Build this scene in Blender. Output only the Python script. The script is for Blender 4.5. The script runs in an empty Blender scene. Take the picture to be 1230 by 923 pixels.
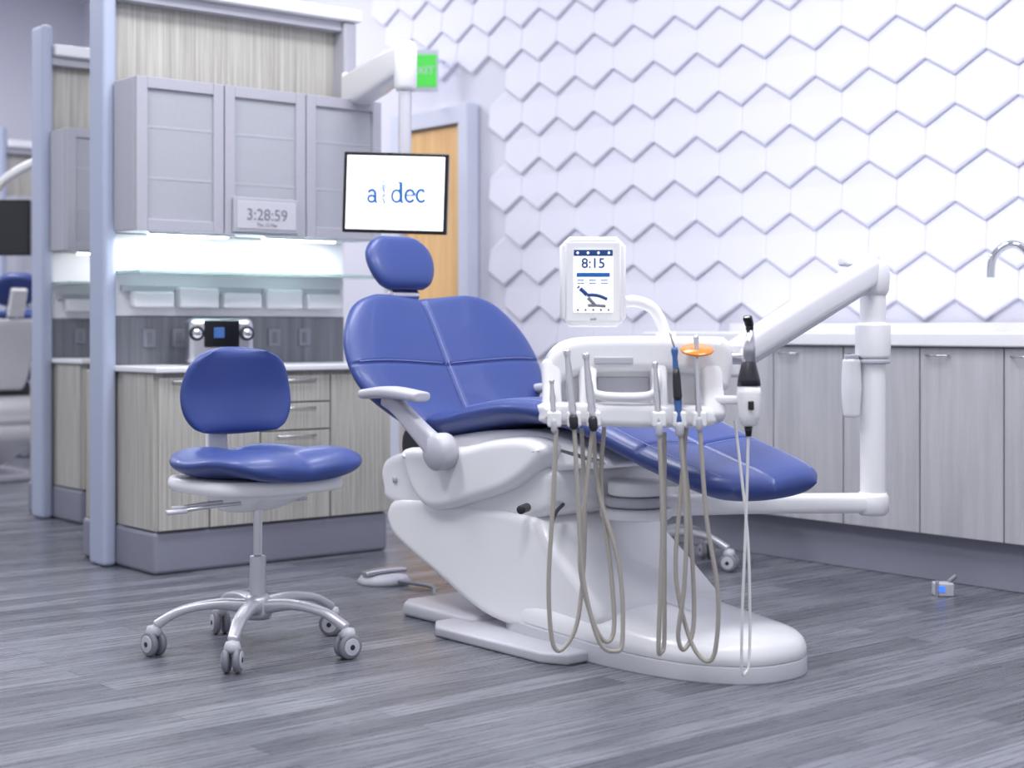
import bpy, bmesh, math, random
from mathutils import Vector, Matrix
random.seed(4)
S=bpy.context.scene
COL=S.collection
CA=math.radians(-39.58)

# ---------------------------------------------------------------- materials
def srgb(r,g,b):
    f=lambda c:(c/255/12.92) if c/255<=.04045 else ((c/255+.055)/1.055)**2.4
    return (f(r),f(g),f(b),1)
def mat(name,rgb,rough=.5,metal=0,bump=0,bscale=60,coat=0,emit=0,var=.04,trans=0,alpha=1):
    m=bpy.data.materials.new(name); m.use_nodes=True
    nt=m.node_tree; p=nt.nodes['Principled BSDF']
    c=srgb(*rgb)
    tc=nt.nodes.new('ShaderNodeTexCoord'); nz=nt.nodes.new('ShaderNodeTexNoise')
    nz.inputs['Scale'].default_value=bscale; nz.inputs['Detail'].default_value=3
    nt.links.new(tc.outputs['Object'],nz.inputs['Vector'])
    mx=nt.nodes.new('ShaderNodeMix'); mx.data_type='RGBA'
    mx.inputs[6].default_value=tuple(x*(1-var) for x in c[:3])+(1,)
    mx.inputs[7].default_value=tuple(min(1,x*(1+var)) for x in c[:3])+(1,)
    nt.links.new(nz.outputs['Fac'],mx.inputs[0]); nt.links.new(mx.outputs[2],p.inputs['Base Color'])
    p.inputs['Roughness'].default_value=rough; p.inputs['Metallic'].default_value=metal
    p.inputs['Coat Weight'].default_value=coat
    p.inputs['Transmission Weight'].default_value=trans
    p.inputs['Alpha'].default_value=alpha
    if emit:
        p.inputs['Emission Color'].default_value=c; p.inputs['Emission Strength'].default_value=emit
    if bump:
        b=nt.nodes.new('ShaderNodeBump'); b.inputs['Strength'].default_value=bump; b.inputs['Distance'].default_value=.002
        nt.links.new(nz.outputs['Fac'],b.inputs['Height']); nt.links.new(b.outputs['Normal'],p.inputs['Normal'])
    return m
def woodmat(name,c1,c2,sc=(90,90,1.6),rough=.5):
    m=bpy.data.materials.new(name); m.use_nodes=True
    nt=m.node_tree; p=nt.nodes['Principled BSDF']
    tc=nt.nodes.new('ShaderNodeTexCoord'); mp=nt.nodes.new('ShaderNodeMapping'); mp.inputs['Scale'].default_value=sc
    nz=nt.nodes.new('ShaderNodeTexNoise'); nz.inputs['Scale'].default_value=1; nz.inputs['Detail'].default_value=5; nz.inputs['Roughness'].default_value=.7
    cr=nt.nodes.new('ShaderNodeValToRGB')
    cr.color_ramp.elements[0].position=.36; cr.color_ramp.elements[0].color=srgb(*c1)
    cr.color_ramp.elements[1].position=.62; cr.color_ramp.elements[1].color=srgb(*c2)
    nt.links.new(tc.outputs['Object'],mp.inputs[0]); nt.links.new(mp.outputs[0],nz.inputs['Vector'])
    nt.links.new(nz.outputs['Fac'],cr.inputs[0]); nt.links.new(cr.outputs[0],p.inputs['Base Color'])
    p.inputs['Roughness'].default_value=rough
    return m
def floormat():
    m=bpy.data.materials.new('floor_planks'); m.use_nodes=True
    nt=m.node_tree; p=nt.nodes['Principled BSDF']; L=nt.links.new
    tc=nt.nodes.new('ShaderNodeTexCoord')
    br=nt.nodes.new('ShaderNodeTexBrick')
    br.inputs['Scale'].default_value=1; br.inputs['Brick Width'].default_value=1.15; br.inputs['Row Height'].default_value=.105
    br.inputs['Mortar Size'].default_value=.0016; br.inputs['Mortar Smooth'].default_value=.3; br.offset=.37
    br.inputs['Color1'].default_value=srgb(88,90,99); br.inputs['Color2'].default_value=srgb(124,126,135)
    br.inputs['Mortar'].default_value=srgb(56,58,66)
    L(tc.outputs['Object'],br.inputs['Vector'])
    mp=nt.nodes.new('ShaderNodeMapping'); mp.inputs['Scale'].default_value=(2.6,64,1)
    nz=nt.nodes.new('ShaderNodeTexNoise'); nz.inputs['Scale'].default_value=1; nz.inputs['Detail'].default_value=8; nz.inputs['Roughness'].default_value=.74
    L(tc.outputs['Object'],mp.inputs[0]); L(mp.outputs[0],nz.inputs['Vector'])
    cr=nt.nodes.new('ShaderNodeValToRGB')
    cr.color_ramp.elements[0].position=.35; cr.color_ramp.elements[0].color=(.42,.42,.44,1)
    cr.color_ramp.elements[1].position=.65; cr.color_ramp.elements[1].color=(1.42,1.42,1.42,1)
    L(nz.outputs['Fac'],cr.inputs[0])
    mx=nt.nodes.new('ShaderNodeMix'); mx.data_type='RGBA'; mx.blend_type='MULTIPLY'; mx.inputs[0].default_value=1
    L(br.outputs['Color'],mx.inputs[6]); L(cr.outputs[0],mx.inputs[7]); L(mx.outputs[2],p.inputs['Base Color'])
    mr=nt.nodes.new('ShaderNodeMapRange'); mr.inputs[3].default_value=.18; mr.inputs[4].default_value=.38
    L(nz.outputs['Fac'],mr.inputs[0]); L(mr.outputs[0],p.inputs['Roughness'])
    b=nt.nodes.new('ShaderNodeBump'); b.inputs['Strength'].default_value=.35; b.inputs['Distance'].default_value=.002
    L(nz.outputs['Fac'],b.inputs['Height']); L(b.outputs['Normal'],p.inputs['Normal'])
    return m

M_vinyl=mat('blue_vinyl',(47,67,132),.42,bump=.2,bscale=400,coat=.08)
M_stitch=mat('stitch',(130,142,198),.6)
M_white=mat('white_plastic',(236,236,239),.3,coat=.2,var=.01)
M_white2=mat('white_lacquer',(232,232,237),.35,var=.01)
M_grey=mat('light_grey_plastic',(188,188,197),.4)
M_mid=mat('mid_grey_plastic',(128,129,140),.45)
M_dark=mat('dark_plastic',(36,36,44),.4)
M_black=mat('black_gloss',(12,12,16),.2)
M_silver=mat('brushed_silver',(205,205,211),.28,metal=1)
M_chrome=mat('chrome',(200,202,208),.12,metal=1)
M_hose=mat('hose_grey',(172,166,159),.5)
M_hosew=mat('hose_white',(225,225,226),.45)
M_wood=woodmat('striated_laminate',(150,147,142),(190,188,181),(130,130,1.6))
M_woodd=woodmat('dark_laminate',(98,100,108),(120,122,130),(30,30,1.2))
M_woodr=woodmat('side_cabinet_laminate',(164,164,170),(180,180,185),(18,18,1.2))
M_paint=mat('cabinet_paint',(168,168,179),.45)
M_post=mat('tower_post_paint',(166,174,197),.4)
M_plinth=mat('plinth_grey',(130,131,146),.45)
M_counter=mat('counter_top',(224,224,229),.3)
M_wall=mat('wall_paint',(218,218,231),.7)
M_hex=mat('hex_tile_white',(226,226,240),.55,var=.01)
M_glass=mat('frosted_glass',(172,175,184),.22,trans=.1)
M_glass_sh=mat('frosted_glass_shelf',(167,170,180),.3)  # tone of the shelf edges that show faintly through the frosted panes
M_shelf=mat('glass_shelf',(205,228,226),.08,trans=.55)
M_door=woodmat('maple_door',(216,168,108),(234,192,136),(20,20,1))
M_trim=mat('trim_white',(208,212,228),.4)
M_screen=mat('screen_white',(250,250,255),.3,emit=.8)
M_blue=mat('logo_blue',(20,95,165),.4,emit=.25)
M_navy=mat('ui_navy',(22,60,120),.4,emit=.25)
M_green=mat('exit_green',(60,190,60),.4,emit=.6)
M_lamp=mat('lamp_strip',(255,255,255),.4,emit=14)
M_orange=mat('orange_shield',(240,140,30),.2,trans=.2)
M_hpblue=mat('syringe_blue',(55,95,155),.35)
M_led=mat('led_blue',(60,110,230),.3,emit=1.2)
M_floor=floormat()
M_ceil=mat('ceiling_paint',(235,235,240),.8)

# ---------------------------------------------------------------- helpers
def group(name,loc=(0,0,0),rotz=0,scale=1,par=None,absolute=False):
    e=bpy.data.objects.new(name,None); e.empty_display_size=.1
    e.location=loc; e.rotation_euler=(0,0,rotz); e.scale=(scale,)*3
    COL.objects.link(e)
    if par: attach(e,par)
    e['abs']=1 if absolute else 0
    return e
def attach(o,par):
    if par is None: return
    o.parent=par
    if par.get('abs'):
        o.matrix_parent_inverse=(Matrix.Translation(par.location)).inverted()
def finish(name,me,par,m,smooth=True,wn=False):
    o=bpy.data.objects.new(name,me); COL.objects.link(o)
    if m: me.materials.append(m)
    if smooth:
        for p in me.polygons: p.use_smooth=True
    if wn:
        md=o.modifiers.new('wn','WEIGHTED_NORMAL'); md.keep_sharp=True
    attach(o,par); return o
def box(name,par,m,lo,hi,bev=.004,seg=3,rot=None):
    lo=Vector(lo);hi=Vector(hi); c=(lo+hi)/2; d=hi-lo
    bm=bmesh.new(); bmesh.ops.create_cube(bm,size=1)
    for v in bm.verts: v.co=Vector((v.co.x*d.x,v.co.y*d.y,v.co.z*d.z))
    if bev>0:
        bmesh.ops.bevel(bm,geom=bm.edges[:],offset=min(bev,min(abs(x) for x in d)*.48),segments=seg,profile=.5,affect='EDGES')
    if rot: bmesh.ops.rotate(bm,verts=bm.verts,matrix=rot)
    bmesh.ops.translate(bm,verts=bm.verts,vec=c)
    me=bpy.data.meshes.new(name); bm.to_mesh(me); bm.free()
    return finish(name,me,par,m,wn=True)
def cat(pts,n=8,closed=False):
    P=[Vector(p) for p in pts]; out=[]; N=len(P)
    rng=range(N if closed else N-1)
    for i in rng:
        if closed: p0,p1,p2,p3=P[i-1],P[i],P[(i+1)%N],P[(i+2)%N]
        else: p0=P[max(i-1,0)];p1=P[i];p2=P[i+1];p3=P[min(i+2,N-1)]
        for k in range(n):
            t=k/n
            out.append(.5*((2*p1)+(p2-p0)*t+(2*p0-5*p1+4*p2-p3)*t*t+(3*p1-p0-3*p2+p3)*t**3))
    if not closed: out.append(P[-1])
    return out
def tube(name,par,m,pts,r,n=8,smooth=True,closed=False):
    cu=bpy.data.curves.new(name,'CURVE'); cu.dimensions='3D'; cu.bevel_depth=r; cu.bevel_resolution=4; cu.use_fill_caps=True
    Q=cat(pts,n,closed) if smooth else [Vector(p) for p in pts]
    sp=cu.splines.new('POLY'); sp.points.add(len(Q)-1)
    for i,q in enumerate(Q): sp.points[i].co=(q.x,q.y,q.z,1)
    sp.use_cyclic_u=closed; sp.use_smooth=True
    o=bpy.data.objects.new(name,cu); COL.objects.link(o); cu.materials.append(m); attach(o,par); return o
def sweep(name,par,m,pts,sizes,n=28,e=3.0,endr=.5,sub=8,up=(0,0,1)):
    P=cat(pts,sub); Z=cat([(s[0],s[1],0) for s in sizes],sub)
    secs=[]
    N=len(P)
    T=[(P[min(i+1,N-1)]-P[max(i-1,0)]).normalized() for i in range(N)]
    def add(p,t,w,h): secs.append((p,t,w,h))
    if endr>0:
        r=min(Z[0].x,Z[0].y)*.5*endr
        for k in range(6):
            a=math.pi/2*k/6; s=math.sin(a)
            add(P[0]-T[0]*r*math.cos(a),T[0],max(Z[0].x-2*r*(1-s),.0005),max(Z[0].y-2*r*(1-s),.0005))
    for i in range(N): add(P[i],T[i],Z[i].x,Z[i].y)
    if endr>0:
        r=min(Z[-1].x,Z[-1].y)*.5*endr
        for k in range(5,-1,-1):
            a=math.pi/2*k/6; s=math.sin(a)
            add(P[-1]+T[-1]*r*math.cos(a),T[-1],max(Z[-1].x-2*r*(1-s),.0005),max(Z[-1].y-2*r*(1-s),.0005))
    bm=bmesh.new(); rings=[]
    U=Vector(up)
    for p,t,w,h in secs:
        sd=t.cross(U)
        if sd.length<.05: sd=t.cross(Vector((1,0,0)))
        sd.normalize(); uu=sd.cross(t).normalized()
        ring=[]
        for k in range(n):
            a=2*math.pi*k/n; c,s=math.cos(a),math.sin(a)
            x=math.copysign(abs(c)**(2/e),c)*w/2; y=math.copysign(abs(s)**(2/e),s)*h/2
            ring.append(bm.verts.new(p+sd*x+uu*y))
        rings.append(ring)
    for A,B in zip(rings,rings[1:]):
        for k in range(n): bm.faces.new((A[k],A[(k+1)%n],B[(k+1)%n],B[k]))
    bm.faces.new(rings[0][::-1]); bm.faces.new(rings[-1])
    bmesh.ops.recalc_face_normals(bm,faces=bm.faces)
    me=bpy.data.meshes.new(name); bm.to_mesh(me); bm.free()
    return finish(name,me,par,m)
def cyl(name,par,m,p0,p1,r,r2=None,n=32,bev=.003):
    p0=Vector(p0);p1=Vector(p1); r2=r if r2 is None else r2; L=(p1-p0).length
    b=min(bev,r*.4,L*.3,max(r2,.0005)*.6)
    return rev(name,par,m,[(0,0),(r-b,0),(r,b),(r2,L-b),(r2-b,L),(0,L)],p0,(p1-p0),n,sharp=True)
def rev(name,par,m,prof,origin,axis=(0,0,1),n=32,sharp=False,scale=(1,1,1)):
    bm=bmesh.new(); rings=[]
    q=Vector((0,0,1)).rotation_difference(Vector(axis).normalized()).to_matrix()
    o=Vector(origin)
    for r,z in prof:
        if r<1e-6: rings.append([bm.verts.new(o+q@Vector((0,0,z)))])
        else: rings.append([bm.verts.new(o+q@Vector((r*math.cos(2*math.pi*k/n)*scale[0],r*math.sin(2*math.pi*k/n)*scale[1],z))) for k in range(n)])
    for A,B in zip(rings,rings[1:]):
        for k in range(n):
            k2=(k+1)%n
            if len(A)==1 and len(B)==1: break
            if len(A)==1: bm.faces.new((A[0],B[k2],B[k]))
            elif len(B)==1: bm.faces.new((A[k],A[k2],B[0]))
            else: bm.faces.new((A[k],A[k2],B[k2],B[k]))
    bmesh.ops.recalc_face_normals(bm,faces=bm.faces)
    me=bpy.data.meshes.new(name); bm.to_mesh(me); bm.free()
    return finish(name,me,par,m,wn=sharp)
def extr(name,par,m,poly,mapf,h0,h1,bev=.015,seg=4,smooth=0):
    if smooth: poly=[(v.x,v.y) for v in cat([(p[0],p[1],0) for p in poly],smooth,True)]
    N=len(poly); area=sum(poly[i][0]*poly[(i+1)%N][1]-poly[(i+1)%N][0]*poly[i][1] for i in range(N))
    if area<0: poly=poly[::-1]
    B0=[Vector(p) for p in poly]
    nor=[]
    for i in range(N):
        a=B0[i-1];b=B0[i];c=B0[(i+1)%N]
        d1=(b-a).normalized(); d2=(c-b).normalized(); t=d1+d2
        if t.length<1e-6: t=d1
        t.normalize(); k=1/max(.5,t.dot(d1)); nor.append(Vector((t.y,-t.x))*k)
    def inset(ins):
        R=[B0[i]-nor[i]*ins for i in range(N)]
        for it in range(14):
            bad=False
            for i in range(N):
                j=(i+1)%N
                if (R[j]-R[i]).dot(B0[j]-B0[i])<-1e-12:
                    mm=(R[i]+R[j])/2; dd=(B0[j]-B0[i])*.02; R[i]=mm-dd; R[j]=mm+dd; bad=True
            if not bad: break
        return R
    lv=[]
    lv.append((bev*1.25,h0))
    for k in range(seg+1):
        a=math.pi/2*k/seg; lv.append((bev*(1-math.sin(a)),h0+bev*(1-math.cos(a))))
    for k in range(seg,-1,-1):
        a=math.pi/2*k/seg; lv.append((bev*(1-math.sin(a)),h1-bev*(1-math.cos(a))))
    lv.append((bev*1.25,h1))
    bm=bmesh.new(); rings=[]
    for ins,h in lv:
        rings.append([bm.verts.new(Vector(mapf(p.x,p.y,h))) for p in inset(ins)])
    for A,B in zip(rings,rings[1:]):
        for k in range(N): bm.faces.new((A[k],A[(k+1)%N],B[(k+1)%N],B[k]))
    bm.faces.new(rings[0][::-1]); bm.faces.new(rings[-1])
    bmesh.ops.recalc_face_normals(bm,faces=bm.faces)
    me=bpy.data.meshes.new(name); bm.to_mesh(me); bm.free()
    return finish(name,me,par,m)
def interp(tab,s):
    P=tab
    if s<=P[0][0]: return P[0][1]
    for i in range(len(P)-1):
        if s<=P[i+1][0]:
            t=(s-P[i][0])/(P[i+1][0]-P[i][0])
            a,b=P[i][1],P[i+1][1]
            h=P[i+1][0]-P[i][0]
            def sl(j):
                if j<=0: return (P[1][1]-P[0][1])/(P[1][0]-P[0][0])
                if j>=len(P)-1: return (P[-1][1]-P[-2][1])/(P[-1][0]-P[-2][0])
                return (P[j+1][1]-P[j-1][1])/(P[j+1][0]-P[j-1][0])
            m0,m1=sl(i)*h,sl(i+1)*h
            return (2*t**3-3*t*t+1)*a+(t**3-2*t*t+t)*m0+(-2*t**3+3*t*t)*b+(t**3-t*t)*m1
    return P[-1][1]
def pillow(name,par,m,prof,wid,th,mapf,conc=0,nS=72,nT=48,seam_s=(),seam_t=(),pw=5,ps=24,groove=.008,flip=1,piping=None,bulge=0,cp=2):
    C=cat([(p[0],p[1],0) for p in prof],24)
    L=[0]
    for a,b in zip(C,C[1:]): L.append(L[-1]+(b-a).length)
    tot=L[-1]
    def at(s):
        d=s*tot
        for i in range(len(L)-1):
            if d<=L[i+1] or i==len(L)-2:
                t=(d-L[i])/max(1e-9,L[i+1]-L[i]); p=C[i].lerp(C[i+1],min(max(t,0),1)); g=(C[min(i+2,len(C)-1)]-C[max(i-1,0)]).normalized(); return p,Vector((-g.y,g.x,0))*flip
    def surf(s,t,side):
        sp=2*s-1
        e=max(0,(1-abs(t)**pw))**.5*max(0,(1-abs(sp)**ps))**.5
        p,nm=at(s); w=interp(wid,s)
        off=th/2*e*side+conc*abs(t)**cp
        if side>0:
            g=0
            for q in seam_s: g=max(g,math.exp(-((s-q)*tot/.006)**2))
            for q in seam_t: g=max(g,math.exp(-((t-q)*w/.006)**2))
            off-=groove*g*min(1,e*1.2); off+=bulge*e*(abs(math.sin(math.pi*t)))
        v=p+nm*off
        return Vector(mapf(w*t,v.x,v.y))
    ss=sorted(set([round((math.sin(math.pi/2*(2*i/nS-1))+1)/2,6) for i in range(nS+1)]+[min(max(q+d/tot,0),1) for q in seam_s for d in (-.01,-.005,0,.005,.01)]))
    ts=sorted(set([round(math.sin(math.pi/2*(2*i/nT-1)),6) for i in range(nT+1)]+[q+d for q in seam_t for d in (-.035,-.018,0,.018,.035)]))
    bm=bmesh.new(); A=[[bm.verts.new(surf(s,t,1)) for t in ts] for s in ss]; B=[[bm.verts.new(surf(s,t,-1)) for t in ts] for s in ss]
    for i in range(len(ss)-1):
        for j in range(len(ts)-1):
            bm.faces.new((A[i][j],A[i][j+1],A[i+1][j+1],A[i+1][j])); bm.faces.new((B[i][j],B[i+1][j],B[i+1][j+1],B[i][j+1]))
    bmesh.ops.remove_doubles(bm,verts=bm.verts,dist=.0002)
    bmesh.ops.recalc_face_normals(bm,faces=bm.faces)
    me=bpy.data.meshes.new(name); bm.to_mesh(me); bm.free()
    o=finish(name,me,par,m)
    if piping:
        for k,(kind,q,lo,hi) in enumerate(piping):
            pts=[(surf(q,lo+(hi-lo)*i/30,1) if kind=='s' else surf(lo+(hi-lo)*i/30,q,1)) for i in range(31)]
            tube(name+'_stitch_%d'%k,par,M_stitch,pts,.0016,smooth=False)
    return o
def text(name,par,m,s,loc,size,rot=(math.pi/2,0,0),align='CENTER',off=0.0,bold=0):
    cu=bpy.data.curves.new(name,'FONT'); cu.body=s; cu.size=size; cu.align_x=align; cu.align_y='CENTER'; cu.extrude=.0004; cu.offset=bold
    o=bpy.data.objects.new(name,cu); COL.objects.link(o); cu.materials.append(m); o.location=loc; o.rotation_euler=rot; attach(o,par); return o
def dup(g,name,loc,rotz=0):
    e=bpy.data.objects.new(name,None); COL.objects.link(e); e.location=loc; e.rotation_euler=(0,0,rotz); e.scale=g.scale
    def rec(src,dst):
        for c in list(src.children):
            n=c.copy(); COL.objects.link(n); n.parent=dst; n.matrix_parent_inverse=c.matrix_parent_inverse.copy()
            if c.children: rec(c,n)
    rec(g,e); return e

# ---------------------------------------------------------------- room
def plain(name,m,lo,hi): return box(name,None,m,lo,hi,bev=0)
plain('floor',M_floor,(-4,-2,-.1),(6,13.2,0))
plain('ceiling',M_ceil,(-4,-2,3.9),(6,13.2,4.0))
plain('wall_right',M_wall,(5.8,-2,0),(6.0,13.2,3.9))
plain('wall_back',M_wall,(-4,13.0,0),(5.8,13.2,3.9))
# hexagonal relief tiles: each tile leans out towards its lower edge, rows overlap like shingles
w=.31; amp=.09; side=.125; pit=side+amp
bm=bmesh.new()
for r in range(-3,14):
    zc=1.19+r*pit
    for c in range(0,27):
        bc=.4+c*w+(r%2)*w/2
        if bc>7.12 and not (zc>2.5 and bc<8.4): continue
        if bc<5.42 and zc<1.15: continue
        P=[(0,side/2+amp,.002),(w/2,side/2,.004),(w/2,-side/2,.016),(0,-side/2-amp,.021),(-w/2,-side/2,.016),(-w/2,side/2,.004)]
        C0=[(x*.996,z*.990,d-.001) for x,z,d in P]
        C1=[(x*.955,z*.93,d+.0035) for x,z,d in P]
        C2=[(x*.91,z*.88,d+.0045) for x,z,d in P]
        bk=[bm.verts.new((5.8005,bc+x,zc+z)) for x,z,d in C0]
        f=[bm.verts.new((5.8-d,bc+x,zc+z)) for x,z,d in C0]
        fi=[bm.verts.new((5.8-d,bc+x,zc+z)) for x,z,d in C1]
        fj=[bm.verts.new((5.8-d,bc+x,zc+z)) for x,z,d in C2]
        bm.faces.new(fj)
        for k in range(6):
            k2=(k+1)%6
            bm.faces.new((fi[k],fi[k2],fj[k2],fj[k]))
            bm.faces.new((f[k],f[k2],fi[k2],fi[k])); bm.faces.new((bk[k],bk[k2],f[k2],f[k]))
bmesh.ops.recalc_face_normals(bm,faces=bm.faces)
me=bpy.data.meshes.new('hex_wall_tiles'); bm.to_mesh(me); bm.free()
finish('hex_wall_tiles',me,None,M_hex,smooth=False)
# door
dg=group('door_1',(5.75,7.7,0),absolute=True)
box('leaf',dg,M_door,(5.745,7.415,.01),(5.78,8.02,2.24))
box('handle',dg,M_silver,(5.70,7.50,1.0),(5.745,7.62,1.03))
tg=group('trim_1',(5.75,7.7,0),absolute=True)
box('jamb_near',tg,M_trim,(5.70,7.32,0),(5.79,7.41,2.36))
box('jamb_far',tg,M_trim,(5.70,8.025,0),(5.79,8.12,2.36))
box('head',tg,M_trim,(5.71,7.41,2.25),(5.79,8.025,2.355))
# exit sign
eg=group('exit_sign',(5.6,7.64,2.58),CA)
box('housing',eg,M_trim,(-.09,0,-.12),(.10,.05,.13))
box('face',eg,M_green,(-.08,-.008,-.10),(.09,.0,.10))
text('letters',eg,M_trim,'EXIT',(0.005,-.010,0),.07)
cyl('bracket',eg,M_trim,(0,.03,.08),(.15,.154,.08),.012)

# ---------------------------------------------------------------- side counter on the right
sc=group('side_counter_cabinets',(5.45,3.2,0),absolute=True)
box('toe_kick',sc,M_plinth,(5.2,.6,0),(5.755,5.15,.185))
box('carcass',sc,M_woodr,(5.17,.6,.185),(5.755,5.2,.93))
bb=5.2; i=0
while bb>.9:
    nb=bb-.378
    box('door_%d'%i,sc,M_woodr,(5.145,nb+.003,.19),(5.168,bb-.003,.925),.003)
    tube('pull_%d'%i,sc,M_silver,[(5.14,nb+.24,.895),(5.125,nb+.245,.895),(5.125,nb+.335,.895),(5.14,nb+.34,.895)],.004,smooth=False)
    bb=nb; i+=1
box('worktop',sc,M_counter,(5.12,.6,.93),(5.755,5.23,.985),.008)
box('upstand',sc,M_counter,(5.725,.6,.975),(5.757,5.23,1.025),.004)
fg=group('faucet',(5.5,3.40,.986),0)
cyl('base',fg,M_chrome,(0,0,0),(0,0,.04),.028)
tube('gooseneck',fg,M_chrome,[(0,0,.03),(0,0,.2),(-.005,.01,.29),(-.03,.05,.345),(-.05,.10,.345),(-.065,.145,.3),(-.068,.155,.22)],.016)
cyl('lever',fg,M_chrome,(0,0,.06),(.05,-.05,.09),.007)

# floor junction box
jb=group('floor_outlet_box',(4.93,3.43,0),CA)
box('housing',jb,M_grey,(-.035,-.03,0),(.035,.03,.05),.006)
box('led_panel',jb,M_led,(-.025,-.033,.018),(.0,-.029,.04),.001)
cyl('cord',jb,M_mid,(.02,0,.05),(.05,.0,.075),.008)
cyl('foot',jb,M_silver,(-.03,-.03,.0),(-.03,-.03,.06),.006)

# ---------------------------------------------------------------- cabinet tower
T=group('treatment_console_tower',(3.4,6.1,0),absolute=True)
box('plinth',T,M_plinth,(2.86,5.73,0),(4.01,6.42,.175),.02)
box('lower_carcass',T,M_wood,(2.87,5.735,.175),(4.02,6.4,.82),.006)
box('side_joint_panel',T,M_wood,(2.862,5.74,.18),(2.874,6.02,.815),.002)
for k,(x0,x1) in enumerate([(2.875,3.10),(3.108,3.34)]):
    box('door_lower_%d'%k,T,M_wood,(x0,5.715,.18),(x1,5.737,.80),.002)
    tube('pull_lower_%d'%k,T,M_silver,[(x0+.06,5.715,.785),(x0+.06,5.70,.785),(x1-.06,5.70,.785),(x1-.06,5.715,.785)],.004,smooth=False)
for k,(z0,z1) in enumerate([(.18,.40),(.407,.56),(.567,.68),(.687,.80)]):
    box('drawer_%d'%k,T,M_wood,(3.348,5.715,z0),(3.69,5.737,z1),.002)
    tube('drawer_pull_%d'%k,T,M_silver,[(3.43,5.715,z1-.02),(3.43,5.70,z1-.02),(3.61,5.70,z1-.02),(3.61,5.715,z1-.02)],.004,smooth=False)
box('door_lower_2',T,M_wood,(3.698,5.715,.18),(4.015,5.737,.80),.002)
box('countertop',T,M_counter,(2.85,5.69,.82),(4.05,6.15,.845),.006)
box('splash_lower',T,M_woodd,(2.865,6.12,.845),(4.03,6.158,1.055),.002)
for k,x in enumerate([3.0,3.14,3.62,3.78]):
    box('outlet_%d'%k,T,M_mid,(x,6.112,.92),(x+.06,6.12,1.0),.003)
    box('outlet_socket_%d'%k,T,M_woodd,(x+.018,6.109,.935),(x+.042,6.113,.985),.002)
box('splash_upper',T,M_white2,(2.865,6.125,1.055),(4.03,6.157,1.404),.002)
box('glass_shelf',T,M_shelf,(2.87,5.88,1.232),(4.12,6.12,1.246),.002)
box('bin_rail',T,M_grey,(2.9,6.105,1.16),(4.0,6.125,1.185),.003)
for k in range(5):
    x=2.93+k*.215
    box('supply_bin_%d'%k,T,M_white2,(x,6.05,1.09),(x+.19,6.105,1.18 if k%2 else 1.16),.012)
box('back_board',T,M_wood,(2.863,6.16,0),(4.0,6.20,2.44),.003)
box('post_left',T,M_post,(2.80,6.07,0),(2.862,6.22,2.60),.02)
box('post_right',T,M_paint,(4.0,6.07,1.41),(4.07,6.22,2.44),.012)
box('top_cap',T,M_white2,(2.865,6.05,2.44),(4.09,6.25,2.50),.012)
box('top_rail',T,M_paint,(2.865,6.09,2.395),(4.0,6.15,2.44),.004)
box('upper_carcass',T,M_paint,(2.84,5.873,1.405),(4.06,6.06,2.04),.006)
dw=(4.06-2.84)/3
for k in range(3):
    x0=2.843+k*dw; x1=x0+dw-.006; z0,z1=1.405,2.04; f=.048
    box('door_%d_stile_a'%k,T,M_paint,(x0,5.848,z0),(x0+f,5.872,z1),.003)
    box('door_%d_stile_b'%k,T,M_paint,(x1-f,5.848,z0),(x1,5.872,z1),.003)
    box('door_%d_rail_a'%k,T,M_paint,(x0+f,5.85,z0),(x1-f,5.872,z0+f),.003)
    box('door_%d_rail_b'%k,T,M_paint,(x0+f,5.85,z1-f),(x1-f,5.872,z1),.003)
    box('door_%d_glass'%k,T,M_glass,(x0+f,5.862,z0+f),(x1-f,5.868,z1-f),.0)
    for j in (1,2):
        zz=z0+j*(z1-z0)/3
        box('door_%d_shelf_edge_%d'%(k,j),T,M_glass_sh,(x0+f,5.8612,zz),(x1-f,5.863,zz+.012),0)
for k,x in enumerate((2.95,3.5)):
    box('undercab_lamp_%d'%k,T,M_lamp,(x,5.93,1.392),(x+.36,5.97,1.404),.002)
    box('undercab_lamp_body_%d'%k,T,M_white2,(x-.02,5.90,1.395),(x+.38,5.925,1.406),.002)
cg=group('digital_clock',(3.44,5.835,1.49),0)
box('case',cg,M_paint,(-.16,-.008,-.075),(.16,.010,.075),.006)
box('face',cg,M_grey,(-.145,-.011,-.06),(.145,-.007,.06),.003)
text('digits',cg,M_mid,'3:28:59',(0,-.013,.0),.07)
text('caption',cg,M_mid,'Thu 12 Mar',(0,-.013,-.042),.022)
dv=group('counter_radio',(3.26,5.92,.8455),math.radians(-18))
box('body',dv,M_silver,(-.14,-.06,.0),(.14,.06,.20),.03)
box('screen_bezel',dv,M_black,(-.075,-.066,.075),(.075,-.058,.19),.006)
box('screen_glow',dv,M_hpblue,(-.035,-.069,.115),(.01,-.064,.16),.002)
for sx in (-1,1):
    rev('knob_%d'%(sx+1),dv,M_dark,[(0,0),(.032,0),(.032,.008),(.028,.01),(0,.01)],(sx*.107,-.06,.135),(0,-1,0))
    rev('knob_cap_%d'%(sx+1),dv,M_chrome,[(0,0),(.022,0),(.020,.01),(0,.012)],(sx*.107,-.07,.135),(0,-1,0))
T2=dup(T,'treatment_console_tower.001',(3.4+.46,6.1+1.74,0))
T3=dup(T,'treatment_console_tower.002',(3.4+1.85,6.1+5.9,0))

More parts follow.
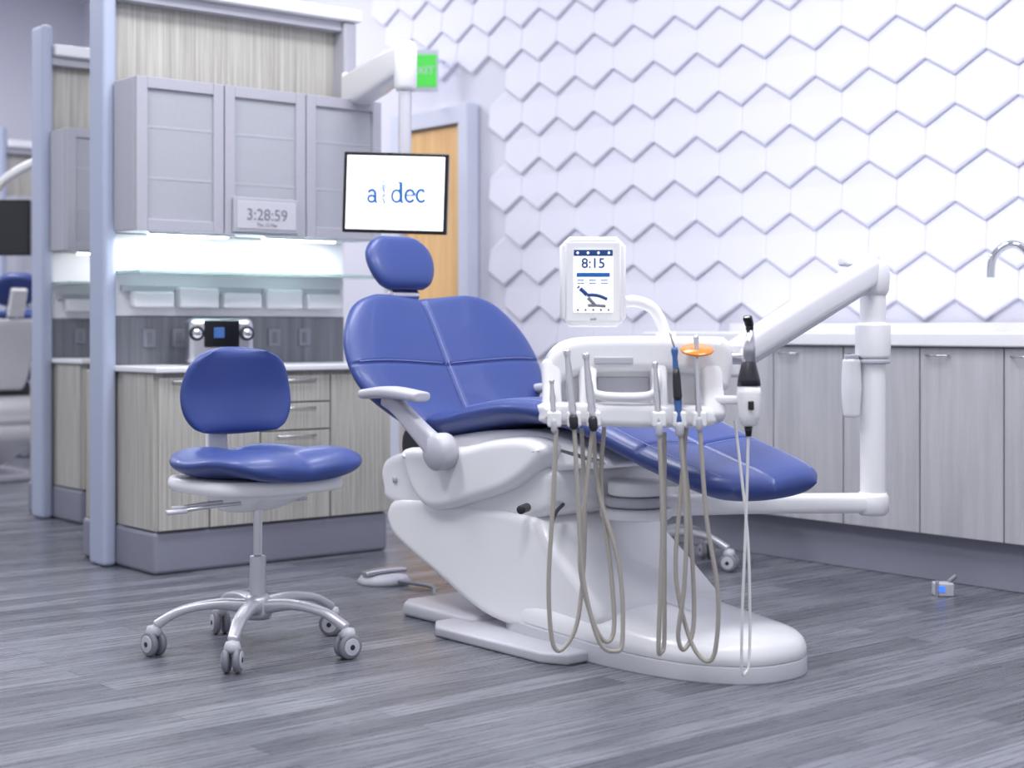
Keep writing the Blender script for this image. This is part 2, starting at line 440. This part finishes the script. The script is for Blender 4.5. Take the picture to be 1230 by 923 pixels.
# ---------------------------------------------------------------- monitor on arm
MG=group('wall_monitor',(3.588,5.076,1.545),CA-math.radians(4))
tilt=Matrix.Rotation(math.radians(1.8),3,'Y')
box('casing',MG,M_black,(-.212,0,-.162),(.212,.035,.162),.006,rot=tilt)
box('screen',MG,M_screen,(-.197,-.004,-.148),(.197,.0,.148),.0,rot=tilt)
LY=-.0055
def stroke(nm,pts,r=.0042,sm=True,closed=False): tube('logo_'+nm,MG,M_blue,[(x,LY,z-.01) for x,z in pts],r*1.25,smooth=sm,closed=closed)
def ell(cx,cz,rx,rz,a0,a1,n=18): return [(cx+rx*math.cos(math.radians(a0+(a1-a0)*i/n)),cz+rz*math.sin(math.radians(a0+(a1-a0)*i/n))) for i in range(n+1)]
stroke('a_bowl',ell(-.095,-.012,.014,.013,0,360),.0036,False)
stroke('a_stem',[(-.080,-.026),(-.080,.008),(-.086,.021),(-.098,.022),(-.108,.013)],.0042)
stroke('a_foot',[(-.080,-.026),(-.071,-.026)],.0024,False)
stroke('d_bowl',ell(.006,-.002,.018,.024,0,360),.0036,False)
stroke('d_stem',[(.024,-.026),(.024,.052)],.0052,False)
stroke('d_serif_a',[(.012,.053),(.024,.053)],.0022,False); stroke('d_serif_b',[(.024,-.027),(.036,-.027)],.0024,False)
stroke('e_arc',ell(.060,-.002,.018,.024,5,325),.0042,False); stroke('e_bar',[(.042,.0),(.078,.0)],.0022,False)
stroke('c_arc',ell(.106,-.002,.018,.024,50,318),.0042,False); stroke('c_dot',[(.116,.014),(.117,.012)],.0055,False)
tube('logo_staff',MG,M_blue,[(-.046,-.006,-.05),(-.046,-.006,.045)],.0014,smooth=False)
rev('logo_knob',MG,M_blue,[(0,-.004),(.004,0),(0,.004)],(-.046,-.006,.048))
for k in range(3):
    for sg in (-1,1):
        tube('logo_wing_%d_%d'%(k,sg+1),MG,M_blue,[(-.046,-.006,.026-k*.008),(-.046+sg*.012,-.006,.036-k*.009),(-.046+sg*(.027-k*.006),-.006,.038-k*.010)],.0013)
tube('logo_snake',MG,M_blue,[(-.046,-.006,.01),(-.036,-.006,-.003),(-.056,-.006,-.018),(-.04,-.006,-.032),(-.046,-.006,-.042)],.0014)
box('mount_plate',MG,M_white,(-.06,.035,-.06),(.06,.075,.06),.01)
sweep('drop_pole',MG,M_grey,[(.03,.07,-.02),(.03,.07,.22),(.03,.08,.56)],[(.05,.05),(.05,.05),(.055,.055)])
rev('swivel_knuckle',MG,M_white,[(0,0),(.035,0),(.046,.02),(.048,.17),(.038,.20),(0,.21)],(.03,.08,.42))
Mi=Matrix.Translation((3.588,5.076,1.545))@Matrix.Rotation(CA-math.radians(4),4,'Z')
def mloc(p): return Mi.inverted()@Vector(p)
kn=Vector((.03,.08,.55))
sweep('support_arm',MG,M_white,[mloc((4.0,5.99,2.10)),mloc((4.0,5.99,2.10)).lerp(kn,.5),kn],[(.12,.16),(.11,.15),(.09,.12)],e=5)
bk=mloc((4.0,6.0,2.10))
box('wall_bracket',MG,M_white,bk-Vector((.05,.03,.09)),bk+Vector((.06,.06,.09)),.015)

# ---------------------------------------------------------------- dental chair
CH=group('dental_chair',(3.4,3.8,0),absolute=True)
bmp=lambda lat,p,q:(3.415+lat,p,q)
cm=lambda lat,p,q:(3.4+lat,p,q)
pillow('backrest',CH,M_vinyl,[(4.34,.62),(4.42,.68),(4.52,.82),(4.62,.98),(4.70,1.10)],
  [(0,.24),(.15,.315),(.33,.405),(.5,.43),(.68,.415),(.84,.365),(.94,.305),(1,.21)],.09,bmp,conc=.045,seam_s=(.5,),seam_t=(0,),
  flip=1,bulge=.015,groove=.012,piping=[('s',.512,-.92,.92),('t',.02,.06,.97)],pw=6,ps=20)
extr('backrest_shell',CH,M_white,[(4.42,.60),(4.50,.66),(4.60,.82),(4.72,1.0),(4.74,1.05),(4.70,1.04),(4.55,.80),(4.42,.66)],lambda p,q,h:(h,p+.02,q),3.22,3.6,.012,smooth=4)
pillow('seat_cushion',CH,M_vinyl,[(4.33,.665),(4.2,.665),(4.0,.70),(3.82,.725),(3.66,.725),(3.5,.70),(3.25,.62),(2.93,.53)],
  [(0,.21),(.08,.25),(.25,.285),(.45,.30),(.6,.28),(.75,.27),(.90,.26),(.965,.235),(1,.18)],.08,cm,conc=.018,flip=-1,
  seam_s=(.56,.78),seam_t=(0,),bulge=.008,piping=[('s',.568,-.9,.9),('s',.788,-.9,.9),('t',.85,.2,.97),('t',-.85,.2,.97)],pw=7,ps=30,nS=90)
extr('seat_frame',CH,M_white,[(4.30,.60),(4.05,.655),(3.8,.675),(3.62,.665),(3.4,.61),(3.4,.58),(3.6,.56),(3.9,.5),(4.2,.5)],lambda p,q,h:(h,p,q),3.17,3.63,.02,smooth=4)
sidep=[(4.34,.585),(4.15,.60),(4.0,.615),(3.85,.645),(3.7,.66),(3.61,.645),(3.60,.61),(3.66,.555),(3.78,.49),(3.95,.44),(4.10,.40),(4.20,.395),(4.28,.44),(4.33,.52)]
extr('seat_skirt_near',CH,M_white,sidep,lambda p,q,h:(h,p,q),3.09,3.2,.03,seg=5,smooth=5)
extr('seat_skirt_far',CH,M_white,sidep,lambda p,q,h:(h,p,q),3.60,3.71,.03,seg=5,smooth=5)
extr('lift_head',CH,M_white,[(4.53,.44),(4.49,.385),(4.2,.37),(3.7,.40),(3.62,.5),(3.66,.57),(4.0,.56),(4.3,.58),(4.49,.55),(4.54,.50)],lambda p,q,h:(h,p,q),3.14,3.66,.03,seg=5,smooth=4)
extr('lift_arm',CH,M_white,[(4.49,.36),(4.47,.29),(4.40,.245),(4.2,.165),(3.95,.07),(3.75,.05),(3.5,.06),(3.36,.13),(3.45,.22),(3.60,.33),(3.70,.41),(4.0,.42),(4.4,.41)],lambda p,q,h:(h,p,q),3.13,3.66,.03,seg=5,smooth=4)
rev('lift_badge',CH,M_grey,[(0,0),(.012,0),(.012,.004),(0,.004)],(3.138,4.44,.47),(-1,0,0))
def outline(k,n=72):
    pts=[]
    for i in range(n):
        t=2*math.pi*i/n; c,s=math.cos(t),math.sin(t)
        e=2.5
        x=math.copysign(abs(c)**(2/e),c)*.275
        y=math.copysign(abs(s)**(2/(2.2 if s<0 else 6)),s)*(.50 if s<0 else .52)
        if s>0: x=math.copysign(abs(c)**(2/(2.5+3.5*s)),c)*.275
        pts.append((3.395+x*k,3.38+y*(1-(1-k)*(.55 if s<0 else .25))))
    return pts
def dome(name,levels,m,cap=True,slope=1):
    bm=bmesh.new(); rings=[]
    for k,z in levels:
        R=[]
        for x,y in outline(k):
            g=min(max((y-3.05)/.85,0),1); g=g*g*(3-2*g)
            R.append(bm.verts.new((x,y,z*(1+slope*g))))
        rings.append(R)
    n=len(rings[0])
    for A,B in zip(rings,rings[1:]):
        for i in range(n): bm.faces.new((A[i],A[(i+1)%n],B[(i+1)%n],B[i]))
    bm.faces.new(rings[0][::-1]); 
    if cap: bm.faces.new(rings[-1])
    bmesh.ops.recalc_face_normals(bm,faces=bm.faces)
    me=bpy.data.meshes.new(name); bm.to_mesh(me); bm.free()
    return finish(name,me,CH,m)
dome('base_skirt',[(1.0,0),(1.0,.005),(1.0,.045),(.99,.05)],M_grey,slope=.5)
dome('base_cover',[(.985,.05),(.998,.055),(.992,.078),(.965,.096),(.91,.110),(.8,.121),(.65,.129),(.45,.133),(.2,.135),(.02,.136)],M_white,slope=.5)
extr('floor_plate_near',CH,M_grey,[(3.04,3.42),(3.0,3.5),(3.0,4.02),(3.06,4.1),(3.5,4.1),(3.5,3.42)],lambda p,q,h:(p,q,h),0,.035,.01)
extr('floor_plate_rear',CH,M_grey,[(3.13,4.0),(3.13,4.38),(3.18,4.43),(3.62,4.43),(3.66,4.38),(3.66,4.0)],lambda p,q,h:(p,q,h),0,.05,.015)
hm=lambda lat,p,q:(3.395+lat,p,q)
pillow('headrest',CH,M_vinyl,[(4.745,1.145),(4.755,1.19),(4.79,1.27),(4.83,1.345)],[(0,.08),(.1,.115),(.35,.145),(.65,.148),(.85,.12),(.95,.085),(1,.05)],.085,hm,conc=.012,pw=3,ps=8,groove=0)
box('headrest_bracket',CH,M_white,(3.35,4.78,1.07),(3.45,4.83,1.26),.012,rot=Matrix.Rotation(math.radians(-22),3,'X'))
cyl('headrest_pivot',CH,M_silver,(3.34,4.755,1.125),(3.46,4.755,1.125),.022)
for k in (-1,1):
    cyl('headrest_rod_%d'%(k+1),CH,M_silver,(3.4+k*.03,4.70,1.03),(3.4+k*.03,4.76,1.14),.008)
for nm,sg in (('near',-1),('far',1)):
    X=lambda d:3.4+sg*d
    sweep('armrest_pad_'+nm,CH,M_grey,[(X(.385),4.43,.775),(X(.39),4.28,.785),(X(.385),4.12,.775)],[(.075,.035),(.085,.042),(.075,.035)],e=3)
    sweep('armrest_strut_'+nm,CH,M_grey,[(X(.375),4.33,.76),(X(.375),4.26,.735),(X(.365),4.16,.665),(X(.35),4.07,.60)],[(.04,.05),(.045,.055),(.045,.065),(.05,.08)],e=4,up=(0,0,1))
    rev('armrest_pivot_'+nm,CH,M_grey,[(0,0),(.058,0),(.062,.01),(.062,.055),(.05,.068),(0,.07)],(X(.31),4.07,.595),(sg,0,0))
for k,(z0,z1,r,mm) in enumerate([(.40,.435,.115,M_white),(.437,.47,.10,M_grey),(.472,.52,.09,M_white)]):
    cyl('mount_disc_%d'%k,CH,mm,(3.42,3.52,z0),(3.42,3.52,z1),r,bev=.008)
cyl('adjust_knob',CH,M_dark,(3.12,3.70,.44),(3.06,3.66,.44),.014)
tube('adjust_lever',CH,M_dark,[(3.2,3.62,.45),(3.12,3.56,.44),(3.05,3.5,.42)],.006)
extr('rear_hinge_cover',CH,M_dark,[(4.42,.52),(4.30,.52),(4.25,.60),(4.38,.66),(4.44,.62)],lambda p,q,h:(h,p,q),3.16,3.64,.02,smooth=3)
DC2=dup(CH,'dental_chair.001',(3.78,10.45,0),math.pi)
FP=group('foot_control_pedal',(3.48,5.0,0),0)
rev('disc',FP,M_grey,[(0,0),(.10,0),(.105,.012),(.09,.03),(.05,.04),(0,.042)],(0,0,0))
sweep('treadle',FP,M_silver,[(-.09,0,.045),(0,0,.052),(.09,0,.045)],[(.05,.02),(.07,.02),(.05,.02)])
tube('cord',FP,M_mid,[(0,-.1,.02),(.05,-.25,.012),(-.05,-.42,.012),(.0,-.62,.03)],.008)

# ---------------------------------------------------------------- delivery unit
DU=group('dental_delivery_unit',(3.4,3.4,0),absolute=True)
post=Vector((4.166,3.17,0))
sweep('lower_swing_arm',DU,M_white,[(3.45,3.52,.437),(3.8,3.38,.43),(4.166,3.17,.425)],[(.10,.07),(.08,.065),(.075,.065)],e=3)
rev('lower_elbow',DU,M_white,[(0,0),(.04,0),(.052,.012),(.052,.06),(.045,.075),(0,.075)],(post.x,post.y,.385))
cyl('post',DU,M_white,(post.x,post.y,.42),(post.x,post.y,1.19),.042)
cyl('post_sleeve',DU,M_white,(post.x,post.y,.90),(post.x,post.y,1.02),.058,bev=.012)
cyl('post_sleeve_ring',DU,M_grey,(post.x,post.y,.885),(post.x,post.y,.90),.056)
rev('upper_elbow',DU,M_white,[(0,0),(.04,.0),(.052,.02),(.056,.07),(.05,.11),(.03,.13),(0,.135)],(post.x,post.y,1.105))
att=Vector((.7706*.60+.637*4.30,-.637*.60+.7706*4.30,.915))
top=Vector((post.x,post.y,1.195))
sweep('upper_flex_arm',DU,M_white,[top,top.lerp(att,.5)+Vector((0,0,.004)),att],[(.075,.085),(.07,.085),(.06,.07)],e=4)
sweep('upper_flex_arm_rail',DU,M_grey,[top.lerp(att,.06)+Vector((0,0,-.05)),top.lerp(att,.9)+Vector((0,0,-.046))],[(.03,.02),(.03,.02)],e=4)
cyl('attach_joint',DU,M_white,att-Vector((0,0,.05)),att+Vector((0,0,.045)),.04,bev=.01)
cam_x=Vector((.7706,-.637,0)); cam_y=Vector((.637,.7706,0))
c0=top-cam_x*.10-cam_y*.02+Vector((0,0,.028))
sweep('post_bracket',DU,M_white,[c0,top+Vector((0,0,.03))],[(.07,.035),(.08,.05)],e=4)
cup=Vector((post.x,post.y,0))-cam_x*.075-cam_y*.02
sweep('cup_holder',DU,M_white,[cup+Vector((0,0,.72)),cup+Vector((0,0,.80)),cup+Vector((0,0,.89))],[(.05,.05),(.06,.06),(.055,.055)],e=2.6)
cyl('cup_holder_ring',DU,M_grey,cup+Vector((.0,0,.895)),cup+Vector((0,0,.915)),.024)
HD=bpy.data.objects.new('delivery_head',None); COL.objects.link(HD)
hl=cam_x*.3426+cam_y*4.1
HD.location=(hl.x,hl.y,.0575); HD.rotation_euler=(0,0,CA); HD.scale=(.9425,)*3
HD['abs']=0; attach(HD,DU)
xz=lambda p,q,h:(p,h,q)
extr('head_body',HD,M_white,[(-.245,.83),(-.268,.87),(-.255,.925),(-.205,.965),(-.1,.977),(.2,.977),(.245,.97),(.264,.94),(.262,.87),(.24,.825),(.15,.872),(-.15,.872)],xz,.03,.36,.025,seg=6,smooth=4)
extr('head_lower',HD,M_white,[(-.24,.78),(-.25,.90),(.25,.90),(.235,.78),(.2,.765),(-.18,.765)],xz,.085,.34,.02,seg=4)
extr('holder_bar',HD,M_white,[(-.275,.735),(-.285,.76),(-.275,.79),(-.1,.79),(.1,.785),(.19,.78),(.21,.755),(.19,.725),(0,.722),(-.15,.728)],xz,-.025,.07,.018,seg=4,smooth=3)
for k,(x,wd) in enumerate([(-.25,.06),(-.15,.05),(.055,.05),(.205,.07)]):
    sweep('holder_strut_%d'%k,HD,M_white,[(x,.02,.755),(x,.045,.83),(x,.07,.89)],[(wd,.08),(wd*.9,.07),(wd,.08)],e=4,up=(0,1,0))
tube('handle_bar',HD,M_white,[(-.135,.03,.88),(-.138,.0,.845),(-.125,-.015,.815),(-.04,-.02,.808),(.03,-.015,.815),(.045,.0,.845),(.045,.03,.88)],.013)
box('handle_recess',HD,M_grey,(-.12,.078,.805),(.03,.09,.862),.004)
box('control_strip',HD,M_grey,(-.13,.024,.90),(-.02,.034,.92),.003)
cyl('side_knob',HD,M_silver,(.255,.12,.915),(.30,.12,.915),.018)
cyl('side_joint',HD,M_white,(.25,.2,.915),(.31,.22,.915),.035)
def holder(k,x,z=.765,y=-.045):
    box('holder_clip_%d'%k,HD,M_white,(x-.02,y-.012,z-.04),(x+.02,y+.03,z+.005),.008)
def hp(k,x,z0,z1,m1,tip=True,r=.0085,lean=0,y=-.05):
    ax=Vector((lean,0.12,1)).normalized(); L=z1-z0
    rev('handpiece_%d_body'%k,HD,m1,[(0,0),(r*.8,0),(r,.006),(r,.03),(r*.85,.035),(r*1.05,.06),(r*.8,L*.7),(r*.65,L*.86),(r*.75,L*.9),(r*.95,L*.95),(r*.8,L*.995),(0,L)],(x,y,z0),ax,20)
    rev('handpiece_%d_coupler'%k,HD,M_dark if k in(2,3) else M_grey,[(0,0),(r*.6,0),(r*1.1,.008),(r*1.25,.03),(r*1.1,.04),(0,.042)],Vector((x,y,z0))-ax*.036,ax,20)
hp(1,-.247,.745,.86,M_silver,r=.008,lean=-.05); hp(2,-.193,.755,.945,M_silver,r=.0115,lean=-.09); hp(3,-.139,.75,.935,M_silver,r=.0115,lean=-.10)
hp(4,.045,.735,.91,M_silver,r=.009,lean=-.05); hp(5,.102,.735,.95,M_hpblue,r=.011,lean=-.05); hp(6,.157,.75,.985,M_silver,r=.009,lean=-.02)
rev('syringe_black_grip',HD,M_dark,[(0,0),(.010,0),(.0125,.01),(.0115,.07),(.009,.09),(0,.09)],(.099,-.046,.80),(-.05,.12,1))
rev('syringe_tip',HD,M_silver,[(0,0),(.003,0),(.003,.05),(0,.052)],(.092,-.025,.945),(-.3,.1,1))
rev('light_shield',HD,M_orange,[(0,0),(.045,.0),(.047,.003),(.045,.006),(0,.006)],(.155,-.022,.938),(0,-.35,1),n=40)
for k,x in enumerate([-.245,-.19,-.135,.047,.104,.16]): holder(k+1,x)
sx=.297
sweep('scanner_holder_arm',HD,M_white,[(.2,.02,.80),(.25,-.01,.80),(sx,-.02,.80)],[(.03,.025)]*3)
rev('scanner_body',HD,M_white,[(0,0),(.014,0),(.024,.006),(.030,.03),(.034,.09),(.032,.11),(0,.115)],(sx,-.05,.728),(0,.05,1),28)
rev('scanner_neck',HD,M_dark,[(0,0),(.033,0),(.031,.02),(.020,.065),(.017,.07),(0,.07)],(sx,-.045,.84),(0,.05,1),28)
rev('scanner_sleeve',HD,M_silver,[(0,0),(.019,0),(.016,.05),(.010,.09),(0,.09)],(sx,-.042,.905),(0.06,.05,1),28)
sweep('scanner_tip',HD,M_black,[(sx+.004,-.038,.985),(sx+.003,-.036,1.01),(sx-.004,-.045,1.03)],[(.018,.018),(.022,.022),(.026,.022)],e=3)
box('scanner_window',HD,M_black,(sx-.008,-.088,.775),(sx+.008,-.078,.80),.003)
rev('scanner_strain_relief',HD,M_black,[(0,0),(.008,0),(.012,.03),(0,.032)],(sx-.002,-.05,.70),(0,0,1),20)
H={1:[(-.24,.72),(-.249,.518),(-.261,.283),(-.249,.119),(-.216,.105),(-.176,.189),(-.157,.424),(-.165,.718)],
2:[(-.19,.725),(-.179,.518),(-.165,.307),(-.122,.13),(-.075,.095),(-.052,.13),(-.061,.33),(-.118,.542),(-.132,.725)],
3:[(-.137,.725),(-.16,.518),(-.172,.33),(-.136,.178),(-.099,.119),(-.075,.16),(-.085,.33),(-.11,.55),(-.1,.72)],
4:[(.047,.706),(.056,.471),(.052,.283),(.047,.11),(.055,.09),(.066,.12),(.068,.283),(.07,.706)],
5:[(.106,.706),(.122,.471),(.118,.283),(.102,.142),(.122,.1),(.150,.189),(.136,.518),(.113,.718)],
6:[(.16,.718),(.179,.471),(.212,.26),(.204,.095),(.172,.072),(.132,.142),(.099,.307),(.113,.518),(.132,.718)],
7:[(.295,.71),(.289,.471),(.279,.189),(.280,.045),(.291,.035),(.303,.06),(.308,.189),(.303,.424),(.27,.74)]}
for k,pts in H.items():
    n=len(pts)
    P3=[(x,-.05+.09*(i/(n-1))**1.5+ (0.015 if k==3 else 0),z) for i,(x,z) in enumerate(pts)]
    tube('hose_%d'%k,HD,M_hosew if k==7 else M_hose,P3,.0042 if k==7 else .0064)
tb=Vector((-.130,.10,1.135))
extr('tablet_case',HD,M_white,[(tb.x-.083,tb.z-.118),(tb.x-.083,tb.z+.118),(tb.x+.083,tb.z+.118),(tb.x+.083,tb.z-.118)],xz,.09,.12,.008)
tube('tablet_rim',HD,M_white,[(tb.x+sx_*(.083-d1),.105,tb.z+sz_*(.118-d2)) for sx_,sz_,d1,d2 in [(-1,-1,0,.02),(-1,1,0,.02),(-1,1,.02,0),(1,1,.02,0),(1,1,0,.02),(1,-1,0,.02),(1,-1,.02,0),(-1,-1,.02,0)]],.013,n=6,smooth=False,closed=True)
box('tablet_screen',HD,M_screen,(tb.x-.056,.086,tb.z-.088),(tb.x+.056,.092,tb.z+.092),.002)
box('ui_header',HD,M_navy,(tb.x-.056,.084,tb.z+.074),(tb.x+.056,.0865,tb.z+.092),0)
for k in range(4):
    cyl('ui_header_dot_%d'%k,HD,M_screen,(tb.x-.045+k*.03,.0835,tb.z+.083),(tb.x-.045+k*.03,.085,tb.z+.083),.0035,bev=0.0003)
box('ui_button',HD,M_blue,(tb.x-.048,.084,tb.z+.014),(tb.x+.048,.0865,tb.z+.026),0)
text('ui_time',HD,M_navy,'8:15',(tb.x,.084,tb.z+.052),.04,bold=.0007)
text('ui_date',HD,M_mid,'........',(tb.x,.084,tb.z+.036),.016)
for rr in range(2):
    for cc_ in range(3):
        box('ui_cell_%d_%d'%(rr,cc_),HD,M_mid if rr else M_blue,(tb.x-.046+cc_*.034,.084,tb.z+.003-rr*.009),(tb.x-.026+cc_*.034,.0862,tb.z+.006-rr*.009),0)
yy=.0845
def icon(nm,m,pts,r): tube(nm,HD,m,[(tb.x+a,yy,tb.z+b) for a,b in pts],r)
icon('ui_icon_head',M_navy,[(-.044,-.014),(-.041,-.017)],.005)
icon('ui_icon_back',M_navy,[(-.038,-.020),(-.030,-.026),(-.018,-.038)],.006)
icon('ui_icon_seat',M_navy,[(-.018,-.038),(0,-.038),(.018,-.041),(.040,-.050)],.005)
icon('ui_icon_lift',M_mid,[(-.015,-.046),(-.005,-.056),(.005,-.066)],.005)
icon('ui_icon_base',M_mid,[(-.016,-.068),(.01,-.068),(.036,-.070)],.0045)
for k in range(5):
    cyl('ui_footer_dot_%d'%k,HD,M_mid,(tb.x-.044+k*.022,.0835,tb.z-.081),(tb.x-.044+k*.022,.0862,tb.z-.081),.0035,bev=.0003)
text('tablet_label',HD,M_mid,'unit',(tb.x,.089,tb.z-.107),.012)
tube('tablet_neck',HD,M_white,[(-.05,.135,1.075),(-.005,.14,1.08),(.045,.145,1.06),(.075,.15,1.01),(.085,.15,.955)],.017)
cyl('tablet_neck_base',HD,M_white,(.085,.15,.965),(.085,.15,.99),.03)
sweep('tablet_mount',HD,M_white,[(-.13,.13,1.1),(-.09,.135,1.08),(-.04,.135,1.075)],[(.05,.04),(.04,.03),(.035,.03)])

# ---------------------------------------------------------------- stools
M_silver_l=mat('satin_aluminium',(200,200,208),.35,metal=.6)
def stool(name,loc,rotz,legoff,seat_z,back=True):
    G=group(name,loc,rotz)
    for k in range(5):
        a=math.radians(legoff+72*k); c,s=math.cos(a),math.sin(a)
        P=lambda r,z:(r*c,r*s,z)
        sweep('leg_%d'%k,G,M_silver_l,[P(.02,.135),P(.12,.15),P(.23,.135),P(.305,.095)],[(.05,.05),(.045,.032),(.04,.026),(.034,.03)],e=3)
        cyl('caster_stem_%d'%k,G,M_silver,P(.305,.06),P(.305,.105),.011)
        ca=a+.6+k; wd=Vector((math.cos(ca),math.sin(ca),0)); cc=Vector(P(.315,.038))
        for j,sg in enumerate((-1,1)):
            cyl('caster_%d_wheel_%d'%(k,j),G,M_mid,cc+wd*.006*sg,cc+wd*.026*sg,.038,bev=.006)
            cyl('caster_%d_hub_%d'%(k,j),G,M_grey,cc+wd*.024*sg,cc+wd*.029*sg,.026,bev=.002)
            cyl('caster_%d_axle_%d'%(k,j),G,M_dark,cc+wd*.028*sg,cc+wd*.031*sg,.008,bev=.001)
        rev('caster_fork_%d'%k,G,M_grey,[(0,0),(.02,0),(.026,.012),(.02,.03),(0,.036)],cc+Vector((0,0,.022)),(0,0,1),16)
    rev('hub',G,M_silver_l,[(0,0),(.04,0),(.046,.02),(.042,.06),(.03,.075),(0,.08)],(0,0,.10))
    cyl('column_outer',G,M_silver_l,(0,0,.10),(0,0,seat_z-.30),.025)
    cyl('column_inner',G,M_silver,(0,0,seat_z-.30),(0,0,seat_z-.10),.014)
    sweep('tilt_mechanism',G,M_white,[(-.20,0,seat_z-.095),(-.05,0,seat_z-.125),(.14,0,seat_z-.095)],[(.15,.045),(.22,.085),(.17,.04)],e=3.5)
    extr('seat_pan',G,M_white,[(-.20,-.20),(-.24,0),(-.20,.20),(0,.24),(.17,.2),(.22,0),(.17,-.2),(0,-.24)],lambda p,q,h:(p,q,h),seat_z-.095,seat_z-.05,.02,smooth=4)
    for j,(yy,xx) in enumerate([(-.12,-.02),(-.15,.06),(.10,0)]):
        tube('lever_%d'%j,G,M_silver,[(xx,yy*.4,seat_z-.125),(xx-.02,yy*1.3,seat_z-.13),(xx-.05,yy*1.9,seat_z-.14)],.006)
        sweep('lever_paddle_%d'%j,G,M_grey,[(xx-.045,yy*1.75,seat_z-.14),(xx-.06,yy*2.1,seat_z-.142)],[(.03,.014),(.034,.014)])
    pillow('seat',G,M_vinyl,[(-.235,seat_z-.005),(-.15,seat_z-.02),(0,seat_z-.025),(.13,seat_z-.012),(.22,seat_z-.02),(.265,seat_z-.045)],
       [(0,.15),(.08,.21),(.3,.265),(.6,.27),(.85,.235),(.95,.19),(1,.12)],.078,lambda l,p,q:(p,l+.015,q),conc=.016,flip=1,pw=4,ps=8,bulge=.012)
    if back:
        pillow('backrest',G,M_vinyl,[(-.225,seat_z+.065),(-.242,seat_z+.13),(-.252,seat_z+.21),(-.242,seat_z+.29),(-.225,seat_z+.345)],
          [(0,.14),(.06,.17),(.2,.195),(.4,.205),(.65,.195),(.85,.17),(.95,.14),(1,.10)],.07,lambda l,p,q:(p,l+.055,q),conc=.04,flip=-1,pw=4,ps=8)
        sweep('back_upright',G,M_white,[(-.12,0.03,seat_z-.075),(-.25,0.03,seat_z-.07),(-.285,0.03,seat_z-.02),(-.295,0.03,seat_z+.10),(-.295,0.03,seat_z+.2)],[(.08,.03),(.08,.03),(.08,.03),(.07,.025),(.06,.02)],e=4,up=(-1,0,0.3))
        box('back_bracket',G,M_white,(-.295,-.04,seat_z+.1),(-.265,.10,seat_z+.25),.01)
    return G
def cf(X,Y): return (.7706*X+.637*Y,-.637*X+.7706*Y,0)
stool('operator_stool',cf(-.79,4.80),CA-math.radians(48),194+48,.595)
stool('operator_stool.001',(4.62,4.62,0),math.radians(200),20,.50,back=False)

m2=group('wall_monitor.001',(3.34,8.72,1.58),CA)
box('casing',m2,M_black,(-.22,0,-.16),(.22,.04,.16),.006)
box('screen',m2,M_dark,(-.205,-.004,-.146),(.205,0,.146),0)
sweep('arm',m2,M_white,[(0,.03,.0),(.02,.08,.25),(.35,-.1,.4)],[(.05,.05)]*3)

# ---------------------------------------------------------------- lights
def area(name,loc,sx,sy,power,rot=(0,0,0),color=(1,1,1)):
    l=bpy.data.lights.new(name,'AREA'); l.shape='RECTANGLE'; l.size=sx; l.size_y=sy; l.energy=power; l.color=color
    o=bpy.data.objects.new(name,l); o.location=loc; o.rotation_euler=rot; COL.objects.link(o)
cool=(.97,.975,1)
for i,(x,y) in enumerate([(1.2,2.0),(3.3,2.0),(1.2,5.0),(3.3,4.4),(1.2,9),(4.0,9.2),(2.5,11.6)]):
    area('ceiling_light' if i==0 else 'ceiling_light.%03d'%i,(x,y,3.86),1.3,.7,72,color=cool)
for i,y in enumerate([1.6,3.6,5.6,7.4]):  # added unseen lamps grazing the wall so the tile lips cast shadows
    area('wall_graze_helper' if i==0 else 'wall_graze_helper.%03d'%i,(5.1,y,3.84),.25,1.6,6,rot=(0,math.radians(-14),0),color=(.92,.93,1))
for i,x in enumerate((3.13,3.68)):
    area('undercabinet_light' if i==0 else 'undercabinet_light.%03d'%i,(x,5.99,1.388),.40,.04,3.0,color=(.95,.97,1))
W=bpy.data.worlds.new('world'); S.world=W; W.use_nodes=True
bg=W.node_tree.nodes['Background']; bg.inputs[0].default_value=(.90,.92,1,1); bg.inputs[1].default_value=.86

# ---------------------------------------------------------------- camera
cd=bpy.data.cameras.new('camera'); cam=bpy.data.objects.new('camera',cd); COL.objects.link(cam)
cam.location=(0,0,1.0); cam.rotation_euler=(math.pi/2,0,CA)
cd.lens=54.29; cd.sensor_width=36; cd.shift_y=-.054
cd.dof.use_dof=True; cd.dof.focus_distance=4.7; cd.dof.aperture_fstop=2.3
S.camera=cam
S.view_settings.view_transform='Standard'
